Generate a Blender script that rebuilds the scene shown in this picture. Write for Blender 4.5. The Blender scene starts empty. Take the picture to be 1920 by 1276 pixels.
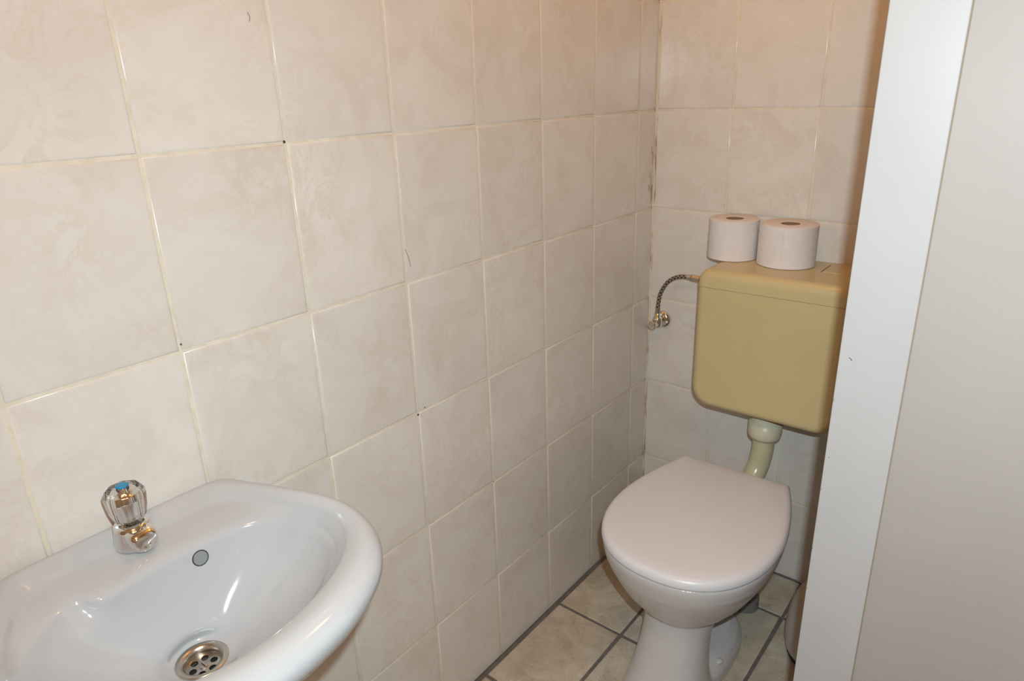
import bpy, bmesh, math, random
from mathutils import Vector, Matrix
random.seed(7)
C = bpy.context.scene.collection
PI = math.pi

# ------------------------------------------------------------------ dimensions (metres)
W_TILE, H_TILE = 0.20108, 0.25
ROW0 = -0.0116                     # height of the lowest tile joint line
LC = 1.299                         # back wall
Y_NEAR, X_RIGHT, CEIL = -1.35, 1.65, 2.40
PY = 0.45                          # front of the partition's white board

# ------------------------------------------------------------------ materials
def mat(name, color=(0.8, 0.8, 0.8), rough=0.5, metal=0.0, **kw):
    m = bpy.data.materials.new(name); m.use_nodes = True
    b = m.node_tree.nodes['Principled BSDF']
    b.inputs['Base Color'].default_value = (*color, 1)
    b.inputs['Roughness'].default_value = rough
    b.inputs['Metallic'].default_value = metal
    for k, v in kw.items():
        b.inputs[k.replace('_', ' ')].default_value = v
    return m

def nd(m, t, **kw):
    n = m.node_tree.nodes.new(t)
    for k, v in kw.items():
        if k in n.inputs: n.inputs[k].default_value = v
        else: setattr(n, k, v)
    return n

def ramp(m, stops):
    r = nd(m, 'ShaderNodeValToRGB')
    e = r.color_ramp.elements
    while len(e) < len(stops): e.new(0.5)
    for i, (p, c) in enumerate(stops):
        e[i].position = p; e[i].color = (*c, 1)
    return r

def bsdf(m): return m.node_tree.nodes['Principled BSDF']

def speckle(m, stops, scale, detail=4, bump=0.0, bscale=None):
    """noise-driven colour, optional fine bump"""
    L = m.node_tree.links
    tc = nd(m, 'ShaderNodeTexCoord')
    n = nd(m, 'ShaderNodeTexNoise', Scale=scale, Detail=detail, Roughness=0.6)
    L.new(tc.outputs['Object'], n.inputs['Vector'])
    r = ramp(m, stops); L.new(n.outputs['Fac'], r.inputs['Fac'])
    L.new(r.outputs['Color'], bsdf(m).inputs['Base Color'])
    if bump:
        n2 = nd(m, 'ShaderNodeTexNoise', Scale=bscale or scale * 5, Detail=2)
        L.new(tc.outputs['Object'], n2.inputs['Vector'])
        b = nd(m, 'ShaderNodeBump', Strength=bump, Distance=0.001)
        L.new(n2.outputs['Fac'], b.inputs['Height'])
        L.new(b.outputs['Normal'], bsdf(m).inputs['Normal'])
    return m

def tile_mat(name, lo, mid, hi, vein, rough, s1, s2, tilevar=0.022, speck=0.0):
    """marbled ceramic, each tile with its own piece of the pattern"""
    m = mat(name, mid, rough); L = m.node_tree.links
    tc = nd(m, 'ShaderNodeTexCoord')
    at = nd(m, 'ShaderNodeAttribute', attribute_name='tile'); at.attribute_type = 'GEOMETRY'
    sc = nd(m, 'ShaderNodeVectorMath', operation='SCALE'); sc.inputs['Scale'].default_value = 37.0
    L.new(at.outputs['Vector'], sc.inputs[0])
    ad = nd(m, 'ShaderNodeVectorMath', operation='ADD')
    L.new(tc.outputs['Object'], ad.inputs[0]); L.new(sc.outputs[0], ad.inputs[1])
    n = nd(m, 'ShaderNodeTexNoise', Scale=s1, Detail=7, Roughness=0.62, Distortion=0.9)
    L.new(ad.outputs[0], n.inputs['Vector'])
    r = ramp(m, [(0.34, lo), (0.5, mid), (0.66, hi)])
    L.new(n.outputs['Fac'], r.inputs['Fac'])
    # thin wandering veins: the band where a second noise crosses one half
    n2 = nd(m, 'ShaderNodeTexNoise', Scale=s2, Detail=9, Roughness=0.7, Distortion=1.6)
    L.new(ad.outputs[0], n2.inputs['Vector'])
    r2 = ramp(m, [(0.44, (0, 0, 0)), (0.5, (1, 1, 1)), (0.56, (0, 0, 0))])
    L.new(n2.outputs['Fac'], r2.inputs['Fac'])
    n3 = nd(m, 'ShaderNodeTexNoise', Scale=s1 * 0.8, Detail=2)
    L.new(ad.outputs[0], n3.inputs['Vector'])
    r3 = ramp(m, [(0.42, (0, 0, 0)), (0.7, (1, 1, 1))]); L.new(n3.outputs['Fac'], r3.inputs['Fac'])
    mu = nd(m, 'ShaderNodeMath', operation='MULTIPLY')
    L.new(r2.outputs['Color'], mu.inputs[0]); L.new(r3.outputs['Color'], mu.inputs[1])
    mu2 = nd(m, 'ShaderNodeMath', operation='MULTIPLY'); mu2.inputs[1].default_value = 0.55
    L.new(mu.outputs[0], mu2.inputs[0])
    mx = nd(m, 'ShaderNodeMix', data_type='RGBA')
    L.new(mu2.outputs[0], mx.inputs[0]); L.new(r.outputs['Color'], mx.inputs[6])
    mx.inputs[7].default_value = (*vein, 1)
    # tile to tile brightness
    hs = nd(m, 'ShaderNodeHueSaturation')
    sx = nd(m, 'ShaderNodeSeparateXYZ'); L.new(at.outputs['Vector'], sx.inputs[0])
    mr = nd(m, 'ShaderNodeMapRange'); mr.inputs['To Min'].default_value = 1 - tilevar; mr.inputs['To Max'].default_value = 1 + tilevar
    L.new(sx.outputs[0], mr.inputs['Value']); L.new(mr.outputs[0], hs.inputs['Value'])
    L.new(mx.outputs[2], hs.inputs['Color'])
    out = hs.outputs['Color']
    if speck:
        v = nd(m, 'ShaderNodeTexNoise', Scale=130, Detail=2); L.new(ad.outputs[0], v.inputs['Vector'])
        r4 = ramp(m, [(0.3, (0.35, 0.33, 0.3)), (0.38, (1, 1, 1))]); L.new(v.outputs['Fac'], r4.inputs['Fac'])
        m4 = nd(m, 'ShaderNodeMix', data_type='RGBA', blend_type='MULTIPLY'); m4.inputs[0].default_value = speck
        L.new(out, m4.inputs[6]); L.new(r4.outputs['Color'], m4.inputs[7]); out = m4.outputs[2]
    L.new(out, bsdf(m).inputs['Base Color'])
    n5 = nd(m, 'ShaderNodeTexNoise', Scale=26, Detail=1); L.new(ad.outputs[0], n5.inputs['Vector'])
    b = nd(m, 'ShaderNodeBump', Strength=0.10, Distance=0.002)
    L.new(n5.outputs['Fac'], b.inputs['Height']); L.new(b.outputs['Normal'], bsdf(m).inputs['Normal'])
    return m

M = {}
M['tile'] = tile_mat('cream_marbled_tile', (0.675, 0.612, 0.560), (0.71, 0.66, 0.615), (0.73, 0.688, 0.65), (0.63, 0.545, 0.465), 0.21, 9, 13)
M['grout'] = speckle(mat('beige_grout', rough=0.9), [(0.3, (0.66, 0.575, 0.465)), (0.7, (0.77, 0.695, 0.59))], 40, bump=0.4, bscale=300)
M['floor_tile'] = tile_mat('stone_look_floor_tile', (0.40, 0.34, 0.265), (0.50, 0.435, 0.35), (0.59, 0.525, 0.435), (0.36, 0.29, 0.215), 0.42, 11, 16, 0.05, 0.35)
M['floor_grout'] = speckle(mat('dark_grey_grout', rough=0.95), [(0.3, (0.12, 0.10, 0.092)), (0.7, (0.18, 0.155, 0.14))], 60, bump=0.5, bscale=400)
M['ceramic'] = speckle(mat('white_glazed_ceramic', rough=0.09, Coat_Weight=0.3, Coat_Roughness=0.03), [(0.3, (0.460, 0.467, 0.490)), (0.7, (0.480, 0.487, 0.510))], 6)
M['ceramic2'] = speckle(mat('toilet_ceramic', rough=0.16), [(0.3, (0.56, 0.53, 0.53)), (0.7, (0.58, 0.55, 0.55))], 6)
M['lid'] = speckle(mat('matt_white_seat_plastic', rough=0.34), [(0.3, (0.69, 0.685, 0.725)), (0.7, (0.71, 0.705, 0.745))], 8, bump=0.03, bscale=500)
M['beige'] = speckle(mat('aged_beige_plastic', rough=0.30), [(0.3, (0.55, 0.435, 0.225)), (0.7, (0.58, 0.465, 0.25))], 5, bump=0.03, bscale=600)
M['pipe'] = speckle(mat('beige_pipe_plastic', rough=0.22), [(0.3, (0.55, 0.50, 0.33)), (0.7, (0.60, 0.545, 0.37))], 8)
M['collar'] = mat('pale_beige_nut_plastic', (0.62, 0.58, 0.44), 0.35)
M['chrome'] = mat('chrome', (0.78, 0.77, 0.75), 0.07, 1.0)
M['steel'] = speckle(mat('brushed_steel', rough=0.28, metal=1.0), [(0.3, (0.50, 0.45, 0.39)), (0.7, (0.62, 0.585, 0.54))], 30)
M['acrylic'] = mat('clear_acrylic', (0.97, 0.97, 0.96), 0.03, 0.0, Transmission_Weight=1.0, IOR=1.45)
M['blue'] = mat('blue_cap', (0.02, 0.24, 0.46), 0.3)
M['dark'] = mat('dark_recess', (0.02, 0.018, 0.016), 0.7)
M['greyblue'] = mat('grey_overflow_cap', (0.235, 0.25, 0.265), 0.35)
M['paper'] = speckle(mat('white_tissue_paper', rough=0.95), [(0.3, (0.72, 0.67, 0.66)), (0.7, (0.77, 0.72, 0.71))], 60, bump=0.35, bscale=350)
M['card'] = mat('brown_cardboard', (0.23, 0.15, 0.095), 0.9)
M['board'] = speckle(mat('white_laminate', rough=0.42), [(0.3, (0.39, 0.365, 0.365)), (0.7, (0.41, 0.385, 0.385))], 10, bump=0.03, bscale=500)
M['panel'] = speckle(mat('cream_panel', rough=0.55), [(0.3, (0.315, 0.275, 0.255)), (0.7, (0.34, 0.295, 0.275))], 5, bump=0.10, bscale=420)
M['plaster'] = speckle(mat('white_plaster', rough=0.85), [(0.3, (0.50, 0.43, 0.34)), (0.7, (0.54, 0.47, 0.38))], 5, bump=0.1)
M['glue'] = mat('brown_glue_line', (0.26, 0.19, 0.13), 0.8)
M['grey'] = speckle(mat('grey_drain_plastic', rough=0.6), [(0.3, (0.15, 0.14, 0.13)), (0.7, (0.22, 0.205, 0.19))], 40)
M['bin'] = mat('grey_white_plastic', (0.56, 0.50, 0.45), 0.4)
M['smear'] = mat('brown_sealant_smear', (0.42, 0.30, 0.19), 0.7)
M['hair'] = mat('dark_hair', (0.06, 0.035, 0.02), 0.6)

def joint_mat():
    m = mat('corner_sealant', (0.7, 0.62, 0.5), 0.7); L = m.node_tree.links
    tc = nd(m, 'ShaderNodeTexCoord')
    mp = nd(m, 'ShaderNodeMapping'); mp.inputs['Scale'].default_value = (120, 120, 9)
    L.new(tc.outputs['Object'], mp.inputs['Vector'])
    n = nd(m, 'ShaderNodeTexNoise', Scale=1.0, Detail=5, Roughness=0.7); L.new(mp.outputs[0], n.inputs['Vector'])
    r = ramp(m, [(0.33, (0.17, 0.11, 0.06)), (0.42, (0.50, 0.39, 0.27)), (0.50, (0.68, 0.60, 0.49))])
    L.new(n.outputs['Fac'], r.inputs['Fac']); L.new(r.outputs['Color'], bsdf(m).inputs['Base Color'])
    return m
M['joint'] = joint_mat()

def braid_mat():
    m = mat('braided_steel', (0.42, 0.38, 0.34), 0.32, 1.0); L = m.node_tree.links
    uv = nd(m, 'ShaderNodeUVMap'); 
    sx = nd(m, 'ShaderNodeSeparateXYZ'); L.new(uv.outputs[0], sx.inputs[0])
    def wave(sgn):
        a = nd(m, 'ShaderNodeMath', operation='MULTIPLY'); a.inputs[1].default_value = sgn * 3 * 2 * PI
        L.new(sx.outputs[0], a.inputs[0])
        b = nd(m, 'ShaderNodeMath', operation='MULTIPLY_ADD'); b.inputs[1].default_value = 9 * 2 * PI
        L.new(sx.outputs[1], b.inputs[0]); L.new(a.outputs[0], b.inputs[2])
        s = nd(m, 'ShaderNodeMath', operation='SINE'); L.new(b.outputs[0], s.inputs[0])
        return s
    a, b = wave(1), wave(-1)
    mx = nd(m, 'ShaderNodeMath', operation='MAXIMUM'); L.new(a.outputs[0], mx.inputs[0]); L.new(b.outputs[0], mx.inputs[1])
    r = ramp(m, [(0.25, (0.10, 0.075, 0.06)), (0.75, (0.55, 0.51, 0.47))]); L.new(mx.outputs[0], r.inputs['Fac'])
    L.new(r.outputs['Color'], bsdf(m).inputs['Base Color'])
    bp = nd(m, 'ShaderNodeBump', Strength=0.6, Distance=0.001); L.new(mx.outputs[0], bp.inputs['Height'])
    L.new(bp.outputs['Normal'], bsdf(m).inputs['Normal'])
    return m
M['braid'] = braid_mat()

# ------------------------------------------------------------------ mesh helpers
def obj(name, bm, mats, parent=None, smooth=False, sub=0, loc=None):
    me = bpy.data.meshes.new(name)
    bmesh.ops.recalc_face_normals(bm, faces=bm.faces)
    bm.to_mesh(me); bm.free()
    for mm in (mats if isinstance(mats, (list, tuple)) else [mats]):
        me.materials.append(mm)
    if smooth: me.polygons.foreach_set('use_smooth', [True] * len(me.polygons))
    o = bpy.data.objects.new(name, me); C.objects.link(o)
    if parent: o.parent = parent
    if loc: o.location = loc
    if sub:
        s = o.modifiers.new('Subdivision', 'SUBSURF'); s.levels = sub; s.render_levels = sub
    return o

def thing(name, label, cat, loc=(0, 0, 0), rz=0.0, group=None):
    o = bpy.data.objects.new(name, None); C.objects.link(o)
    o.location = loc; o.rotation_euler = (0, 0, rz); o.empty_display_size = 0.05
    o['label'] = label; o['category'] = cat
    if group: o['group'] = group
    return o

def tag(o, label, cat, group=None):
    o['label'] = label; o['category'] = cat
    if group: o['group'] = group
    return o

def struct(o): o['kind'] = 'structure'; return o

def box(bm, x0, x1, y0, y1, z0, z1, bev=0.0, seg=2, mi=0):
    vs = [bm.verts.new((x, y, z)) for x in (x0, x1) for y in (y0, y1) for z in (z0, z1)]
    q = [(0, 1, 3, 2), (4, 6, 7, 5), (0, 4, 5, 1), (2, 3, 7, 6), (0, 2, 6, 4), (1, 5, 7, 3)]
    fs = [bm.faces.new([vs[i] for i in f]) for f in q]
    for f in fs: f.material_index = mi
    if bev:
        es = list({e for f in fs for e in f.edges})
        bmesh.ops.bevel(bm, geom=es, offset=bev, segments=seg, affect='EDGES', profile=0.5, clamp_overlap=True)

def rings(bm, rs, cap0=True, cap1=True, mi=0):
    """skin a list of closed rings of equal length"""
    V = [[bm.verts.new(p) for p in r] for r in rs]
    n = len(V[0])
    for a, b in zip(V, V[1:]):
        for i in range(n):
            f = bm.faces.new((a[i], a[(i + 1) % n], b[(i + 1) % n], b[i])); f.material_index = mi
    if cap0: bm.faces.new(V[0]).material_index = mi
    if cap1: bm.faces.new(V[-1][::-1]).material_index = mi
    return V

def lathe(bm, prof, n=40, center=(0, 0, 0), axis='Z', cap0=True, cap1=True, mi=0, mtx=None, phase=0.0):
    rs = []
    for r, h in prof:
        ring = []
        for i in range(n):
            a = 2 * PI * i / n + phase
            p = Vector((r * math.cos(a), r * math.sin(a), h))
            if mtx: p = mtx @ p
            elif axis == 'Y': p = Vector((p.x, -p.z, p.y))
            elif axis == 'X': p = Vector((p.z, p.x, p.y))
            ring.append(p + Vector(center))
        rs.append(ring)
    return rings(bm, rs, cap0, cap1, mi)

def catmull(pts, k, closed=False):
    out = []; n = len(pts); P = [Vector(p) for p in pts]
    rng = n if closed else n - 1
    for i in range(rng):
        if closed: a, b, c, d = P[i - 1], P[i], P[(i + 1) % n], P[(i + 2) % n]
        else: a, b, c, d = P[max(i - 1, 0)], P[i], P[i + 1], P[min(i + 2, n - 1)]
        for j in range(k):
            t = j / k
            out.append(0.5 * ((2 * b) + (c - a) * t + (2 * a - 5 * b + 4 * c - d) * t * t + (3 * b - a - 3 * c + d) * t ** 3))
    if not closed: out.append(P[-1])
    return out

def tube(bm, path, rad, n=16, cap=True, uv=False, mi=0):
    """tube with parallel-transport frames; rad a number or a list"""
    P = [Vector(p) for p in path]; rs = []; up = None; acc = 0; lens = [0]
    for i in range(len(P)):
        t = (P[min(i + 1, len(P) - 1)] - P[max(i - 1, 0)]).normalized()
        if up is None:
            up = t.cross(Vector((0.3, 0.9, 0.2))).normalized()
        up = (up - t * up.dot(t)).normalized(); s = t.cross(up)
        r = rad[i] if isinstance(rad, (list, tuple)) else rad
        rs.append([P[i] + (up * math.cos(2 * PI * k / n) + s * math.sin(2 * PI * k / n)) * r for k in range(n)])
        if i: acc += (P[i] - P[i - 1]).length; lens.append(acc)
    V = [[bm.verts.new(p) for p in r] for r in rs]
    lay = bm.loops.layers.uv.verify() if uv else None
    for j in range(len(V) - 1):
        for i in range(n):
            f = bm.faces.new((V[j][i], V[j][(i + 1) % n], V[j + 1][(i + 1) % n], V[j + 1][i])); f.material_index = mi
            if uv:
                for l, (u, v) in zip(f.loops, ((i, j), (i + 1, j), (i + 1, j + 1), (i, j + 1))):
                    l[lay].uv = (u / n, lens[v] / 0.10)
    if cap:
        bm.faces.new(V[0]).material_index = mi; bm.faces.new(V[-1][::-1]).material_index = mi

def hair(bm, a, b, bend, nrm, mi, r=0.0003):
    a, b, bend, nrm = Vector(a), Vector(b), Vector(bend), Vector(nrm)
    p = catmull([a, (a + b) / 2 + bend, b], 4)
    tube(bm, [q + nrm * 0.0004 for q in p], r, 5, mi=mi)

def tiled(bm, us, vs, to3d, gap, depth, lay, edge=0.0014, tilt=0.0010, mi=0, mg=1, lim=None, rim=(0, 0, 0, 0)):
    """grout sheet plus one pillow-edged slab per tile; to3d(u, v, d) maps to the room, d < 0 is into the wall"""
    u0, u1, v0, v1 = lim
    f = bm.faces.new([bm.verts.new(to3d(u, v, -depth)) for u, v in ((u0, v0), (u1, v0), (u1, v1), (u0, v1))])
    f.material_index = mg
    for i in range(len(us) - 1):
        for j in range(len(vs) - 1):
            a, b = max(us[i] + gap / 2, u0 + rim[0]), min(us[i + 1] - gap / 2, u1 - rim[1])
            c, d = max(vs[j] + gap / 2, v0 + rim[2]), min(vs[j + 1] - gap / 2, v1 - rim[3])
            if b - a < 0.01 or d - c < 0.008: continue
            rnd = (random.random(), random.random(), random.random())
            tx, ty, j1, j2 = [random.uniform(-1, 1) for _ in range(4)]
            a += j1 * 0.0003; b += j1 * 0.0003; c += j2 * 0.0003; d += j2 * 0.0003
            um, vm = (a + b) / 2, (c + d) / 2
            R = []
            for ins, dep in ((0, -depth), (0.0004, -edge * 0.55), (0.0011, -edge * 0.18), (0.0024, 0), (0.006, 0)):
                q = [(a + ins, c + ins), (b - ins, c + ins), (b - ins, d - ins), (a + ins, d - ins)]
                R.append([bm.verts.new(to3d(u, v, dep + ((u - um) * tx + (v - vm) * ty) * tilt - 0.0002)) for u, v in q])
            fs = []
            for A, B in zip(R, R[1:]):
                for k in range(4):
                    fs.append(bm.faces.new((A[k], A[(k + 1) % 4], B[(k + 1) % 4], B[k])))
            fs.append(bm.faces.new(R[-1]))
            for g in fs:
                g.material_index = mi; g.smooth = True
                for l in g.loops: l[lay] = (*rnd, 1)

def lines(start, pitch, lo, hi):
    k = math.floor((lo - start) / pitch)
    out = []
    while True:
        x = start + k * pitch; out.append(x); k += 1
        if x >= hi: return out

# ------------------------------------------------------------------ the room
def new_tiled(name, us, vs, to3d, gap, depth, mats, lim, extra=None, **kw):
    bm = bmesh.new(); lay = bm.loops.layers.float_color.new('tile')
    tiled(bm, us, vs, to3d, gap, depth, lay, lim=lim, **kw)
    if extra: extra(bm)
    me = bpy.data.meshes.new(name); bm.to_mesh(me); bm.free()
    for mm in mats: me.materials.append(mm)
    o = bpy.data.objects.new(name, me); C.objects.link(o); struct(o); return o

def left_marks(bm):
    hair(bm, (0, 0.404, 1.048), (0, 0.414, 1.015), (0, 0.002, 0), (1, 0, 0), 2)
    hair(bm, (0, 0.171, 1.403), (0, 0.172, 1.392), (0, 0.002, 0), (1, 0, 0), 2)
    for k in range(9):                                   # brown smear beside the corner joint
        y = random.uniform(1.270, 1.2925); z = random.uniform(1.03, 1.16); l = random.uniform(0.012, 0.05)
        hair(bm, (0, y, z), (0, y + random.uniform(-.001, .001), z - l), (0, random.uniform(-.001, .001), 0), (1, 0, 0), 3, random.uniform(0.0006, 0.0013))
    for a, b in (((1.2935, 0.262), (1.2950, 0.236)), ((1.2900, 0.252), (1.2960, 0.248)), ((1.2915, 0.240), (1.2965, 0.254))):
        hair(bm, (0.0005, a[0], a[1]), (0.0005, b[0], b[1]), (0, 0.001, 0.002), (1, 0, 0), 2, 0.0004)
    for y, z, s in ((0.1990, 1.2400, 0.0022), (0.0020, 0.9985, 0.0014), (0.4020, 0.7340, 0.0022), (0.4200, 0.7420, 0.0016), (0.604, 0.489, 0.0015)):
        lathe(bm, [(s, 0), (s * 0.8, s * 0.4), (s * 0.1, s * 0.5)], 8, (-0.0006, y, z), 'X', mi=2)

new_tiled('wall_left', lines(0, W_TILE, Y_NEAR, LC), lines(ROW0, H_TILE, 0, CEIL), lambda u, v, d: (d, u, v), 0.0042, 0.0013,
          [M['tile'], M['grout'], M['hair'], M['smear']], (Y_NEAR, LC, 0.0, CEIL), left_marks)
new_tiled('wall_back', lines(0.2015, 0.20108, -0.01, 1.7)[0:], lines(ROW0, H_TILE, 0, CEIL), lambda u, v, d: (u, LC - d, v), 0.0042, 0.0013,
          [M['tile'], M['grout']], (0.0, X_RIGHT, 0.0, CEIL))
new_tiled('floor', lines(0.1985, 0.3005, 0.009, X_RIGHT), lines(0.2335, 0.3005, Y_NEAR, LC), lambda u, v, d: (u, v, d), 0.0085, 0.0022,
          [M['floor_tile'], M['floor_grout']], (0.0, X_RIGHT, Y_NEAR, LC), mi=0, mg=1, rim=(0.0115, 0, 0, 0.007))

bm = bmesh.new(); box(bm, -0.05, X_RIGHT + 0.05, Y_NEAR - 0.05, LC + 0.05, CEIL, CEIL + 0.05); struct(obj('ceiling', bm, M['plaster']))
bm = bmesh.new(); box(bm, X_RIGHT, X_RIGHT + 0.05, Y_NEAR, LC, 0, CEIL); struct(obj('wall_right', bm, M['plaster']))
bm = bmesh.new(); box(bm, -0.05, X_RIGHT + 0.05, Y_NEAR - 0.05, Y_NEAR, 0, CEIL); struct(obj('wall_front', bm, M['plaster']))

# partition: cream panel and, along its free edge, a white laminated board with a brown glue line between them
bm = bmesh.new(); box(bm, 0.700, X_RIGHT, PY + 0.0035, LC, 0, CEIL); struct(obj('wall_partition', bm, M['panel']))
bm = bmesh.new()
box(bm, 0.6945, 0.7660, PY, PY + 0.004, 0.0, CEIL, 0.0012, 2)
box(bm, 0.6945, 0.7000, PY + 0.003, PY + 0.03, 0.0, CEIL)
box(bm, 0.7660, 0.7670, PY + 0.0025, PY + 0.004, 0.0, CEIL, mi=1)
hair(bm, (0.7055, PY, 0.9905), (0.7090, PY, 0.9870), (0.0006, 0, 0.0006), (0, -1, 0), 2, 0.0004)
hair(bm, (0.6990, PY, 0.8560), (0.7000, PY, 0.8552), (0, 0, 0), (0, -1, 0), 2, 0.0004)
for z in (0.72, 0.655, 0.81, 0.935): # chipped edge
    hair(bm, (0.6950, PY, z), (0.6956, PY, z - 0.003), (0, 0, 0), (0, -1, 0), 1, 0.0006)
struct(obj('trim_1', bm, [M['board'], M['glue'], M['hair']]))
# sealant bead in the corner of the tiled walls
bm = bmesh.new()
rs = []
k = 120
for i in range(k + 1):
    z = CEIL * i / k; w = 0.0052 + 0.0009 * math.sin(i * 2.1) + random.uniform(-.0005, .0005)
    rs.append([(0, LC, z), (w, LC, z), (w * 0.45, LC - w * 0.45, z), (0, LC - w, z)])
rings(bm, rs); struct(obj('trim_2', bm, M['joint']))

# ------------------------------------------------------------------ wash basin
YC = -0.125
OE = [(0, 0), (0, .07), (0, .122), (.010, .147), (.045, .1605), (.10, .1815), (.165, .2035), (.215, .2095), (.262, .202), (.300, .184), (.331, .158), (.353, .126), (.371, .086), (.381, .043), (.385, 0)]
IE = [(.030, 0), (.030, .06), (.032, .098), (.043, .120), (.072, .138), (.118, .158), (.170, .1775), (.211, .1825), (.246, .173), (.273, .154), (.294, .129), (.311, .099), (.323, .066), (.331, .033), (.334, 0)]
DE = [(.101, 0), (.102, .035), (.104, .07), (.108, .097), (.119, .124), (.138, .148), (.170, .164), (.205, .168), (.236, .159), (.261, .141), (.281, .117), (.297, .089), (.309, .059), (.317, .030), (.319, 0)]
DRAIN = (.163, .003)
def loop2(half, left=None):
    l = left or half
    return half + [(x, -d) for x, d in l[-2:0:-1]]
def lerp(a, b, t): return [(p[0] + (q[0] - p[0]) * t, p[1] + (q[1] - p[1]) * t) for p, q in zip(a, b)]
oe, ie = loop2(OE), loop2(IE)
DL = list(DE); DL[1] = (.104, .040); DL[2] = (.107, .066); DL[3] = (.094, .084); DL[4] = (.101, .112)
de = loop2(DE, DL)
# weight 1 at the wall side, 0 at the front
def backness(p): return max(0.0, min(1.0, 1 - (p[0] - 0.03) / 0.16))
def shrink(l, s, xo=0.0): return [(x * s[0] + xo, d * s[1]) for x, d in l]
crest = lerp(oe, ie, 0.42); crest2 = lerp(oe, ie, 0.66); out2 = lerp(oe, ie, 0.14)
seq = []
seq.append((shrink(oe, (0.30, 0.30), 0.02), lambda p: 0.618))
seq.append((shrink(oe, (0.50, 0.50), 0.004), lambda p: 0.632))
seq.append((shrink(oe, (0.74, 0.74), 0.0), lambda p: 0.675))
seq.append((shrink(oe, (0.905, 0.91)), lambda p: 0.728))
seq.append((shrink(oe, (0.972, 0.975)), lambda p: 0.757))
seq.append((shrink(oe, (0.994, 0.995)), lambda p: 0.770))
seq.append((oe, lambda p: 0.784))
seq.append((out2, lambda p: 0.7945))
seq.append((crest, lambda p: 0.8005))
seq.append((crest2, lambda p: 0.8000))
seq.append((ie, lambda p: 0.7925 + 0.001 * (1 - backness(p))))
seq.append((lerp(ie, de, 0.16), lambda p: 0.7852 * backness(p) + 0.7905 * (1 - backness(p))))
seq.append((lerp(ie, de, 0.34), lambda p: 0.7835 * backness(p) + 0.7865 * (1 - backness(p))))
seq.append((lerp(ie, de, 0.84), lambda p: 0.7820 * backness(p) + 0.7765 * (1 - backness(p))))
seq.append((de, lambda p: 0.7790 * backness(p) + 0.772 * (1 - backness(p))))
dc = [DRAIN] * len(de)
dsm = loop2(DE)
for t, z in ((0.035, 0.7665), (0.09, 0.7515), (0.21, 0.7295), (0.40, 0.7050), (0.63, 0.6835)):
    seq.append((lerp(de if t < 0.05 else dsm, dc, t), lambda p, z=z: z))
nn = len(de); dr = []
for i, p in enumerate(de):
    a = math.atan2(p[1] - DRAIN[1], p[0] - DRAIN[0]); dr.append(a)
seq.append(([(DRAIN[0] + .040 * math.cos(a), DRAIN[1] + .040 * math.sin(a)) for a in dr], lambda p: 0.6685))
seq.append(([(DRAIN[0] + .030 * math.cos(a), DRAIN[1] + .030 * math.sin(a)) for a in dr], lambda p: 0.6655))
seq.append(([(DRAIN[0] + .0215 * math.cos(a), DRAIN[1] + .0215 * math.sin(a)) for a in dr], lambda p: 0.660))
seq.append(([(DRAIN[0] + .021 * math.cos(a), DRAIN[1] + .021 * math.sin(a)) for a in dr], lambda p: 0.630))
bm = bmesh.new()
rs = []
for l, zf in seq:
    l3 = [(max(x, 0.0) + 0.0003 + 0.0018 * max(0, min(1, (0.02 - d) / 0.06)), YC + d, zf((x, d))) for x, d in l]
    rs.append([tuple(v) for v in catmull(l3, 3, closed=True)])
rings(bm, rs, cap0=True, cap1=True)
basin = thing('wash_basin', 'white ceramic hand basin on the tiled wall, bottom left', 'sink', (0, 0, 0))
bowl_o = obj('basin', bm, M['ceramic'], basin, smooth=True, sub=2)

# drain fitting (a part of the basin) with its perforated plate
ZD = 0.6665
bm = bmesh.new()
lathe(bm, [(0.0302, ZD - 0.002), (0.0302, ZD + 0.0006), (0.0292, ZD + 0.0016), (0.0250, ZD + 0.0010), (0.0220, ZD - 0.0012), (0.0208, ZD - 0.0045), (0.0203, ZD - 0.017)], 56,
      (DRAIN[0] + .0018, YC + DRAIN[1], 0), cap0=False, cap1=False)
waste = obj('drain_fitting', bm, M['steel'], basin, smooth=True); waste['label'] = 'steel drain ring'
bm = bmesh.new()
def circ(cx, cy, r, n, z): 
    v = [bm.verts.new((cx + r * math.cos(2 * PI * i / n), cy + r * math.sin(2 * PI * i / n), z)) for i in range(n)]
    return [bm.edges.new((v[i], v[(i + 1) % n])) for i in range(n)]
cx, cy = DRAIN[0] + .0018, YC + DRAIN[1]; ZP = ZD - 0.0095
es = circ(cx, cy, 0.0204, 48, ZP)
for k in range(6):
    a = k * PI / 3 + 0.45; es += circ(cx + 0.0128 * math.cos(a), cy + 0.0128 * math.sin(a), 0.0044, 18, ZP)
bmesh.ops.triangle_fill(bm, edges=es, use_beauty=True)
ex = bmesh.ops.extrude_face_region(bm, geom=list(bm.faces))
for v in ex['geom']:
    if isinstance(v, bmesh.types.BMVert): v.co.z -= 0.0012
lathe(bm, [(0.0052, ZP - 0.0002), (0.0050, ZP + 0.0012), (0.002, ZP + 0.0016)], 20, (cx, cy, 0), cap0=False)
plate = obj('drain_grid', bm, M['steel'], waste); plate['label'] = 'round strainer plate with six holes'
bm = bmesh.new()
box(bm, cx - .0042, cx + .0042, cy - .0006, cy + .0006, ZP + .0014, ZP + .0019); 
lathe(bm, [(0.0200, ZP - 0.008), (0.0199, ZP - 0.0075)], 40, (cx, cy, 0))
obj('drain_throat', bm, M['dark'], waste)

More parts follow.
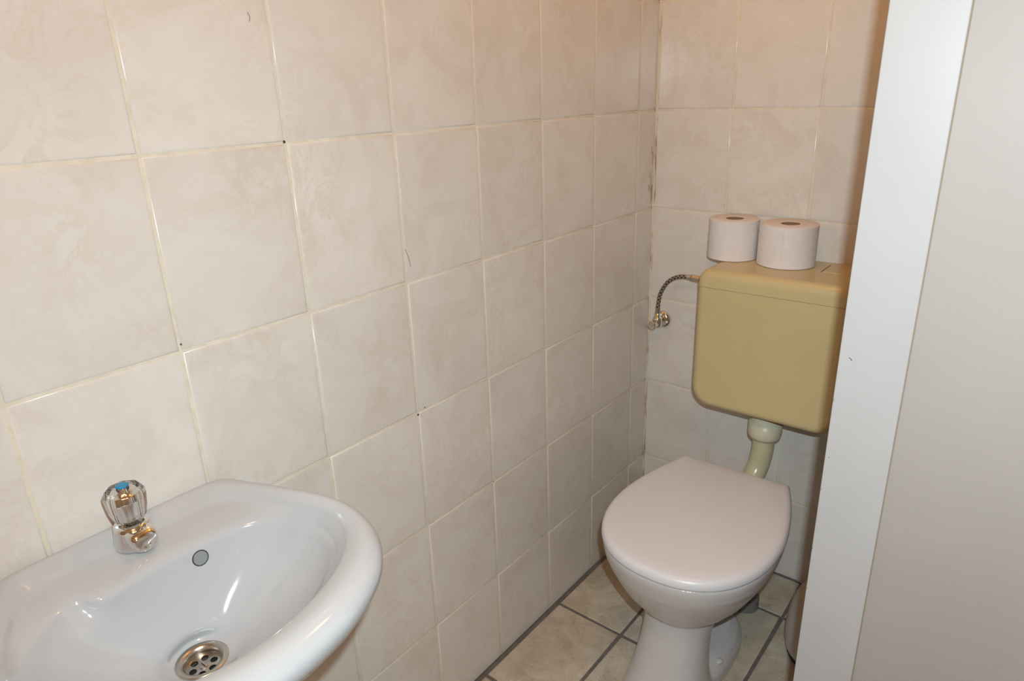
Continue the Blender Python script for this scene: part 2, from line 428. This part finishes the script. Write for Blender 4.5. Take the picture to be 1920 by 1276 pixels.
# overflow cap on the back slope of the bowl
bpy.context.view_layer.update()
dg = bpy.context.evaluated_depsgraph_get(); bo = bowl_o.evaluated_get(dg)
hit, oloc, onrm, _ = bo.ray_cast(Vector((0.20, -0.0755, 0.7585)), Vector((-1, 0, 0)))
if not hit: oloc, onrm = Vector((0.099, -0.0665, 0.757)), Vector((0.85, 0, 0.5))
if onrm.x < 0: onrm = -onrm
rot = onrm.to_track_quat('Z', 'Y').to_matrix()
bm = bmesh.new()
lathe(bm, [(0.0103, -0.001), (0.0101, 0.0005), (0.0092, 0.0006)], 32, oloc, mtx=rot, cap1=True)
ov = obj('overflow', bm, M['dark'], basin)
bm = bmesh.new()
lathe(bm, [(0.0088, 0.0004), (0.0088, 0.0008), (0.0082, 0.0010), (0.003, 0.0011)], 32, oloc, mtx=rot)
obj('overflow_cap', bm, M['greyblue'], ov, smooth=False)['label'] = 'small grey cap in the overflow hole'

# ------------------------------------------------------------------ tap
hit, tl, _, _ = bo.ray_cast(Vector((0.0485, -0.1225, 0.9)), Vector((0, 0, -1)))
TZ = tl.z if hit else 0.777
tap = thing('tap', 'small chrome pillar tap with clear faceted knob on the basin', 'tap', (0.0485, -0.1225, TZ + 0.0001), math.radians(2))
bm = bmesh.new()
lathe(bm, [(0.0238, 0), (0.0242, 0.002), (0.0240, 0.006), (0.0228, 0.014), (0.0214, 0.022), (0.0206, 0.0275), (0.0190, 0.0300), (0.012, 0.0308), (0.0085, 0.0310), (0.0085, 0.037)], 48)
obj('tap_body', bm, M['chrome'], tap, smooth=True)
bm = bmesh.new()                                    # short stubby spout, as wide as the body, with a lipped outlet
sec = []
def sgn(v, e): return math.copysign(abs(v) ** e, v)
for x, zt, zb, hw in ((0.004, 0.0300, 0.0065, 0.0165), (0.013, 0.0294, 0.0060, 0.0168), (0.021, 0.0282, 0.0058, 0.0166), (0.0265, 0.0264, 0.0056, 0.0158), (0.0305, 0.0236, 0.0056, 0.0144), (0.0325, 0.0208, 0.0060, 0.0124)):
    zc, hh = (zt + zb) / 2, (zt - zb) / 2
    sec.append([(x, sgn(math.cos(2 * PI * k / 32), 0.62) * hw, zc + sgn(math.sin(2 * PI * k / 32), 0.62) * hh) for k in range(32)])
rings(bm, sec)
lathe(bm, [(0.0122, 0.009), (0.0124, 0.0036), (0.0118, 0.0018), (0.0098, 0.0018), (0.0094, 0.005)], 32, (0.0215, 0, 0), cap1=True)
spt = obj('spout', bm, M['chrome'], tap, smooth=True)
md = spt.modifiers.new('Split', 'EDGE_SPLIT'); md.split_angle = math.radians(50)
bm = bmesh.new()                                    # octagonal clear knob
def octring(r, z): return [(r * math.cos(PI / 8 + k * PI / 4), r * math.sin(PI / 8 + k * PI / 4), z) for k in range(8)]
rings(bm, [octring(0.0172, 0.0345), octring(0.0184, 0.0362), octring(0.0218, 0.0500), octring(0.0236, 0.0660), octring(0.0232, 0.0715), octring(0.0196, 0.0775), octring(0.0090, 0.0800)])
bmesh.ops.bevel(bm, geom=list(bm.edges), offset=0.0006, segments=1, affect='EDGES')
knob = obj('knob', bm, M['acrylic'], tap); knob['label'] = 'clear faceted octagonal knob'
bm = bmesh.new()
lathe(bm, [(0.0118, 0.0368), (0.0126, 0.0385), (0.0132, 0.0600), (0.0132, 0.0675), (0.0120, 0.0692), (0.0070, 0.0697), (0.0068, 0.0760)], 32)
obj('knob_core', bm, M['chrome'], knob, smooth=True)
bm = bmesh.new()
lathe(bm, [(0.0072, 0.0795), (0.0072, 0.0815), (0.0064, 0.0822), (0.0020, 0.0824)], 28)
obj('cap', bm, M['blue'], knob, smooth=False)['label'] = 'blue cold-water disc on top'

# ------------------------------------------------------------------ toilet
TX, TY, TH = 0.3641, 1.0798, 0.0263
toilet = thing('toilet', 'white floor-standing toilet with closed lid under the beige cistern', 'toilet', (TX, TY, 0), TH)
def lid_outline(ins=0.0, n=26):
    a, b, vm, L, ex, nf = 0.1291, 0.1847, 0.2369, 0.4612, 1.642, 2.294
    pts = []
    for i in range(n + 1):
        s = i / n; pts.append((a + (b - a) * (1 - (1 - s) ** ex), vm * s))
    for i in range(1, n + 1):
        t = PI / 2 * i / n
        pts.append((b * max(math.cos(t), 0) ** (2 / nf), vm + (L - vm) * math.sin(t) ** (2 / nf)))
    full = pts + [(-x, v) for x, v in pts[-2::-1]]
    # resample evenly, keep the two corners (first and last)
    P = [Vector((x, -v)) for x, v in full]; d = [0]
    for p, q in zip(P, P[1:]): d.append(d[-1] + (q - p).length)
    out = []; N = 96; k = 0
    for i in range(N):
        s = d[-1] * i / (N - 1)
        while k < len(d) - 2 and d[k + 1] < s: k += 1
        t = (s - d[k]) / max(d[k + 1] - d[k], 1e-9); out.append(P[k].lerp(P[k + 1], min(t, 1)))
    for i in range(1, 12): out.append(out[N - 1].lerp(out[0], i / 12))
    if ins:
        m = len(out); res = []
        for i in range(m):
            t1 = (out[i] - out[i - 1]).normalized(); t2 = (out[(i + 1) % m] - out[i]).normalized()
            n1, n2 = Vector((t1.y, -t1.x)), Vector((t2.y, -t2.x)); nb = n1 + n2
            nb = nb / max(nb.length_squared, 0.5) * 2 * 1.0 if nb.length > 1e-6 else n1
            res.append(out[i] + nb * ins * 1.0)
        # make sure it went inwards
        cen = Vector((0, -0.23))
        if (res[20] - cen).length > (out[20] - cen).length: res = [o * 2 - r for o, r in zip(out, res)]
        return res
    return out
bm = bmesh.new()
rs = []
for ins, z in ((0.012, 0.3985), (0.002, 0.3985), (0.0003, 0.4000), (0.0, 0.4030), (0.0004, 0.4080), (0.0018, 0.4126), (0.0046, 0.4165), (0.0088, 0.4192), (0.0140, 0.4203)):
    rs.append([(p.x, p.y, z) for p in lid_outline(ins)])
LCN = Vector((0, -0.215))
for t, z in ((0.12, 0.4207), (0.5, 0.4211)):
    rs.append([(q.x, q.y, z) for q in (p.lerp(LCN, t) for p in lid_outline(0.0140))])
rs[0] = [(q.x, q.y, 0.3985) for q in (p.lerp(LCN, 0.3) for p in lid_outline(0.002))]
rings(bm, rs)
lid = obj('lid', bm, M['lid'], toilet, smooth=True); lid['label'] = 'closed flat D-shaped lid'
bm = bmesh.new()
def ring_at(ins, z): return [(p.x, p.y, z) for p in lid_outline(ins)] if ins < 0.02 else [(q.x, q.y, z) for q in (p.lerp(LCN, 0.28) for p in lid_outline(0.005))]
rings(bm, [ring_at(0.045, 0.388), ring_at(0.009, 0.388), ring_at(0.006, 0.390), ring_at(0.006, 0.3968), ring_at(0.008, 0.3980), ring_at(0.045, 0.3980), ring_at(0.045, 0.388)], cap0=False, cap1=False)
bmesh.ops.remove_doubles(bm, verts=bm.verts, dist=1e-6)
obj('seat', bm, M['lid'], toilet, smooth=True)

def sect(bm, rows, n=56):
    """loft of superellipse slices (z, half width, v back, v front, exponent)"""
    rs = []
    for z, hw, v0, v1, e in rows:
        vc, hv = (v0 + v1) / 2, (v1 - v0) / 2; r = []
        for i in range(n):
            t = 2 * PI * i / n; c, s = math.cos(t), math.sin(t)
            r.append((hw * math.copysign(abs(c) ** (2 / e), c), -(vc + hv * math.copysign(abs(s) ** (2 / e), s)), z))
        rs.append(r)
    rings(bm, rs)
bm = bmesh.new()
sect(bm, [(0.205, 0.070, 0.185, 0.345, 2.0), (0.222, 0.088, 0.165, 0.366, 2.0), (0.250, 0.112, 0.135, 0.394, 2.1), (0.285, 0.138, 0.100, 0.420, 2.15), (0.318, 0.157, 0.070, 0.437, 2.2),
          (0.345, 0.1705, 0.045, 0.449, 2.25), (0.362, 0.177, 0.035, 0.4535, 2.3)])
rings(bm, [[(p.x, p.y, z) for p in lid_outline(q)] for q, z in ((0.030, 0.340), (0.0135, 0.352), (0.0065, 0.366), (0.0035, 0.380), (0.0030, 0.392), (0.0048, 0.3963))])
sect(bm, [(0.0, 0.098, 0.235, 0.450, 2.4), (0.015, 0.097, 0.236, 0.447, 2.4), (0.045, 0.090, 0.243, 0.430, 2.35), (0.085, 0.081, 0.246, 0.407, 2.3), (0.130, 0.075, 0.243, 0.386, 2.2), (0.175, 0.073, 0.232, 0.371, 2.1), (0.215, 0.078, 0.205, 0.364, 2.0), (0.24, 0.082, 0.19, 0.36, 2.0)])
# foot flange and the outlet bend behind the column
sect(bm, [(0.0, 0.092, 0.035, 0.315, 2.6), (0.030, 0.091, 0.036, 0.315, 2.6), (0.046, 0.082, 0.045, 0.305, 2.5), (0.060, 0.060, 0.06, 0.29, 2.3)])
tube(bm, catmull([(0, -0.24, 0.17), (0, -0.17, 0.215), (0.0, -0.115, 0.21), (0.0, -0.085, 0.15), (0.0, -0.080, 0.09), (0.0, -0.075, 0.02)], 5), 0.043, 24)
tube(bm, catmull([(0.004, -0.12, 0.33), (0.006, -0.06, 0.337), (0.007, 0.010, 0.338)], 3), 0.036, 24)
sect(bm, [(0.360, 0.105, -0.005, 0.12, 4), (0.379, 0.115, -0.010, 0.12, 4)])
body = obj('bowl', bm, M['ceramic2'], toilet, smooth=True)
rm = body.modifiers.new('Remesh', 'REMESH'); rm.mode = 'VOXEL'; rm.voxel_size = 0.0032; rm.use_smooth_shade = True
sm = body.modifiers.new('Smooth', 'SMOOTH'); sm.factor = 0.5; sm.iterations = 9
bm = bmesh.new()
lathe(bm, [(0.0095, 0.0), (0.0095, 0.003), (0.007, 0.0055), (0.002, 0.0065)], 24, (0.0735, -0.225, 0.0455))
obj('bolt_cap', bm, M['ceramic2'], toilet, smooth=True)

# grey floor drain collar behind the foot
dpipe = thing('drain_pipe', 'short dark grey drain pipe on the floor behind the toilet foot', 'pipe', (0.402, 1.125, 0))
bm = bmesh.new(); lathe(bm, [(0.037, 0.0), (0.037, 0.030), (0.035, 0.033), (0.032, 0.034), (0.032, 0.062), (0.028, 0.064)], 32)
obj('collar', bm, M['grey'], dpipe, smooth=False)

# ------------------------------------------------------------------ cistern
CX, CW, CZ0, CZ1, CYF = 0.398, 0.1690, 0.553, 0.8965, 1.091
def rrect(hw, z0, z1, rb, rt, n=8):
    p = []
    for cxs, cz, r, a0 in ((hw - rb, z0 + rb, rb, -PI / 2), (hw - rt, z1 - rt, rt, 0), (-(hw - rt), z1 - rt, rt, PI / 2), (-(hw - rb), z0 + rb, rb, PI)):
        for i in range(n + 1):
            a = a0 + PI / 2 * i / n; p.append(Vector((cxs + r * math.cos(a), cz + r * math.sin(a))))
    return p
def inset(p, d):
    m = len(p); out = []
    for i in range(m):
        t = (p[(i + 1) % m] - p[i - 1]).normalized(); out.append(p[i] + Vector((-t.y, t.x)) * d)
    return out
def cistern_solid(grow=0.0, rf=0.020):
    b = bmesh.new(); prof = rrect(CW + grow, CZ0, CZ1, 0.048, 0.030); rs = []
    y1, y0 = LC - 0.0008, CYF - grow
    rs.append([(CX + q.x, y1, q.y) for q in prof])
    rs.append([(CX + q.x, (y0 + y1) / 2, q.y) for q in prof])
    for i in range(0, 9):
        a = PI / 2 * i / 8
        rs.append([(CX + q.x, y0 + rf * (1 - math.sin(a)), q.y) for q in inset(prof, rf * (1 - math.cos(a)))])
    rs.append([(CX + q.x, y0, q.y) for q in inset(prof, rf + 0.007)])
    rings(b, rs); bmesh.ops.recalc_face_normals(b, faces=b.faces); return b
SEAM = 0.8545
cistern = thing('toilet_cistern', 'yellowed beige plastic cistern on the tiled wall above the toilet', 'cistern', (0, 0, 0))
b = cistern_solid(0.0, 0.0192)
r = bmesh.ops.bisect_plane(b, geom=b.verts[:] + b.edges[:] + b.faces[:], plane_co=(0, 0, SEAM - 0.0008), plane_no=(0, 0, 1), clear_outer=True)
bmesh.ops.holes_fill(b, edges=[e for e in b.edges if e.is_boundary])
tank = obj('tank', b, M['beige'], cistern, smooth=True)
b = cistern_solid(0.0007, 0.020)
bmesh.ops.bisect_plane(b, geom=b.verts[:] + b.edges[:] + b.faces[:], plane_co=(0, 0, SEAM), plane_no=(0, 0, 1), clear_inner=True)
bmesh.ops.holes_fill(b, edges=[e for e in b.edges if e.is_boundary])
clid = obj('cistern_lid', b, M['beige'], cistern, smooth=True)
for o in (tank, clid):
    o.data.polygons.foreach_set('use_smooth', [abs(p.normal.z) < 0.99 or p.area < 0.003 for p in o.data.polygons])
    mdf = o.modifiers.new('Split', 'EDGE_SPLIT'); mdf.split_angle = math.radians(38)
bm = bmesh.new(); box(bm, 0.4702, 0.5385, 1.200, 1.2735, CZ1 - 0.002, CZ1 + 0.0003); 
fr = obj('button_gap', bm, M['dark'], clid)
bm = bmesh.new(); box(bm, 0.4728, 0.5375, 1.1995, 1.2740, CZ1 - 0.001, CZ1 + 0.0012, 0.0006, 2)
obj('flush_button', bm, M['beige'], clid)

# flush pipe with its nut, between cistern and bowl
fp = thing('flush_pipe', 'bent beige flush pipe between cistern and toilet bowl', 'pipe', (0.391, 1.184, 0.335))
bm = bmesh.new()
lathe(bm, [(0.0340, 0.2178), (0.0340, 0.180), (0.0400, 0.1785), (0.0400, 0.146), (0.0385, 0.139), (0.0350, 0.134), (0.0275, 0.1325)], 44)
obj('nut', bm, M['collar'], fp, smooth=True)
bm = bmesh.new()
path = catmull([(0, 0, 0.150), (0, 0, 0.12), (-0.001, -0.003, 0.085), (-0.005, -0.014, 0.050), (-0.011, -0.038, 0.021), (-0.016, -0.068, 0.006), (-0.018, -0.0945, 0.004)], 7)
tube(bm, path, 0.0262, 28)
obj('pipe', bm, M['pipe'], fp, smooth=True)

# ------------------------------------------------------------------ angle valve and hose
valve = thing('angle_valve', 'chrome angle valve with round rosette in the wall corner', 'valve', (0.0455, LC, 0.682))
bm = bmesh.new(); lathe(bm, [(0.0245, -0.0004), (0.0245, 0.003), (0.0225, 0.0085), (0.0170, 0.0125), (0.0095, 0.0140)], 36, axis='Y')
obj('rosette', bm, M['chrome'], valve, smooth=True)
bm = bmesh.new()
lathe(bm, [(0.0085, 0.010), (0.0085, 0.026), (0.0105, 0.027), (0.0105, 0.044), (0.0080, 0.046), (0.0080, 0.049)], 28, axis='Y')
lathe(bm, [(0.0118, -0.011), (0.0134, -0.007), (0.0134, 0.010), (0.0108, 0.015), (0.0085, 0.016), (0.0085, 0.026)], 28, (0, -0.036, 0))
obj('valve_body', bm, M['chrome'], valve, smooth=True)
bm = bmesh.new(); lathe(bm, [(0.0062, 0.046), (0.0062, 0.052), (0.0112, 0.053), (0.0120, 0.056), (0.0120, 0.068), (0.0106, 0.0705), (0.003, 0.071)], 8, axis='Y')
obj('valve_knob', bm, M['chrome'], valve)
hose = thing('supply_hose', 'curved braided steel hose from angle valve to cistern', 'hose', (0, 0, 0))
yh = 1.263
hp = [(0.0455, yh, 0.7075), (0.0465, yh, 0.735), (0.0535, yh - .002, 0.768), (0.074, yh - .006, 0.801), (0.103, yh - .010, 0.821), (0.137, yh - .013, 0.8265), (0.165, yh - .013, 0.8250), (0.2255, yh - .013, 0.8245)]
bm = bmesh.new(); tube(bm, catmull(hp, 9), 0.0056, 18, uv=True)
obj('braided_tube', bm, M['braid'], hose, smooth=True)
bm = bmesh.new()
tube(bm, [(0.0455, yh, 0.7065), (0.0458, yh, 0.724)], 0.0064, 16); tube(bm, [(0.0458, yh, 0.7235), (0.0459, yh, 0.7255)], 0.0069, 16)
obj('ferrule', bm, M['steel'], hose)
bm = bmesh.new()
yy = yh - .013
tube(bm, [(0.132, yy, 0.8265), (0.143, yy, 0.8263)], 0.0068, 16); tube(bm, [(0.143, yy, 0.8262), (0.1445, yy, 0.8262)], 0.0085, 6); tube(bm, [(0.146, yy, 0.826), (0.168, yy, 0.825)], 0.0098, 6)
obj('coupling_nut', bm, M['steel'], hose)

# ------------------------------------------------------------------ toilet paper on the cistern
def roll(label, x, y, r, h, flap):
    t = thing('toilet_roll', label, 'toilet paper', (x, y, CZ1 + 0.0002), 0, 'toilet rolls on the cistern')
    b = bmesh.new(); ri = 0.0212
    prof = [(ri, 0.001), (r - 0.002, 0.0), (r, 0.0015), (r + 0.0002, h * 0.3), (r - 0.0002, h * 0.7), (r, h - 0.0015), (r - 0.002, h), (ri, h - 0.001), (ri, 0.001)]
    lathe(b, prof, 64, cap0=False, cap1=False); bmesh.ops.remove_doubles(b, verts=b.verts, dist=1e-6)
    o = obj('paper', b, M['paper'], t, smooth=True); e = o.modifiers.new('Split', 'EDGE_SPLIT'); e.split_angle = math.radians(40)
    b = bmesh.new()
    lathe(b, [(ri - 0.0002, 0.001), (ri - 0.0002, h - 0.0015), (ri - 0.0016, h - 0.0015), (ri - 0.0016, 0.001), (ri - 0.0002, 0.001)], 40, cap0=False, cap1=False)
    bmesh.ops.remove_doubles(b, verts=b.verts, dist=1e-6)
    obj('core', b, M['card'], t, smooth=True)
    if flap:
        b = bmesh.new(); A = []
        for i in range(19):
            k = i / 18; a = math.radians(275 - 92 * k); rr = r + 0.0006 + 0.0085 * max(0, k - 0.2) ** 1.5
            A.append([(rr * math.cos(a), rr * math.sin(a), 0.001), (rr * math.cos(a), rr * math.sin(a), h - 0.0005), ((rr + .0005) * math.cos(a), (rr + .0005) * math.sin(a), h - 0.0005), ((rr + .0005) * math.cos(a), (rr + .0005) * math.sin(a), 0.001)])
        rings(b, A); obj('loose_sheet', b, M['paper'], t)
    return t
roll('white toilet roll on the cistern, the one nearer the corner', 0.2510, 1.2385, 0.0580, 0.0955, False)
roll('white toilet roll with a loose end, beside the flush button', 0.3840, 1.2340, 0.0615, 0.0955, True)

# ------------------------------------------------------------------ bin at the foot of the partition
bn = thing('waste_bin', 'pale rounded bin on the floor, mostly hidden behind the partition edge', 'bin', (0.608, 1.055, 0))
bm = bmesh.new(); lathe(bm, [(0.060, 0.0), (0.066, 0.002), (0.069, 0.008), (0.069, 0.012)], 48)
obj('base_ring', bm, M['dark'], bn, smooth=False)
bm = bmesh.new(); lathe(bm, [(0.0665, 0.010), (0.0735, 0.025), (0.0775, 0.050), (0.0775, 0.085), (0.0745, 0.120), (0.0690, 0.150), (0.0600, 0.175), (0.0500, 0.190), (0.030, 0.202), (0.012, 0.206)], 48)
obj('body', bm, M['bin'], bn, smooth=True)

# ------------------------------------------------------------------ light
def area(name, loc, target, size, energy, color):
    l = bpy.data.lights.new(name, 'AREA'); l.shape = 'RECTANGLE'; l.size = size[0]; l.size_y = size[1]; l.energy = energy; l.color = color
    o = bpy.data.objects.new(name, l); C.objects.link(o); o.location = loc
    o.rotation_euler = (Vector(target) - Vector(loc)).to_track_quat('-Z', 'Y').to_euler(); return o
area('flash', (0.889, -0.335, 1.368), (0.48, 1.05, 0.30), (0.018, 0.011), 12.7, (0.775, 0.95, 1.0))
l = bpy.data.lights.new('ceiling_bulb', 'POINT'); l.energy = 6.2; l.color = (1.0, 0.45, 0.07); l.shadow_soft_size = 0.07
o = bpy.data.objects.new('ceiling_bulb', l); C.objects.link(o); o.location = (0.34, 0.74, 2.2)
h = bpy.data.lights.new('added_fill', 'POINT'); h.energy = 13.0; h.color = (1.0, 0.56, 0.27); h.shadow_soft_size = 0.12  # added warm fill light out of view, lifts the left wall and near parts
o = bpy.data.objects.new('added_fill', h); C.objects.link(o); o.location = (0.95, -0.45, 2.25)
w = bpy.data.worlds.new('World'); bpy.context.scene.world = w; w.use_nodes = True
w.node_tree.nodes['Background'].inputs[0].default_value = (1, 0.9, 0.8, 1); w.node_tree.nodes['Background'].inputs[1].default_value = 0.05

# ------------------------------------------------------------------ camera
cam = bpy.data.cameras.new('camera'); co = bpy.data.objects.new('camera', cam); C.objects.link(co)
cam.sensor_fit = 'HORIZONTAL'; cam.sensor_width = 36; cam.lens = 1282.7 / 1920 * 36; cam.clip_start = 0.02
rx = Vector((0.77843843, 0.62690082, -0.03207765)); ry = Vector((0.19221188, -0.28669814, -0.93854076)); rz = Vector((-0.59756858, 0.72443049, -0.34367464))
m = Matrix((rx, -ry, -rz)).transposed().to_4x4(); m.translation = Vector((0.87373641, -0.37481209, 1.2980884))
co.matrix_world = m
sc = bpy.context.scene; sc.camera = co
sc.view_settings.view_transform = 'Standard'; sc.view_settings.look = 'None'; sc.view_settings.gamma = 1.0; sc.view_settings.use_curve_mapping = False
sc.view_settings.exposure = 0.04
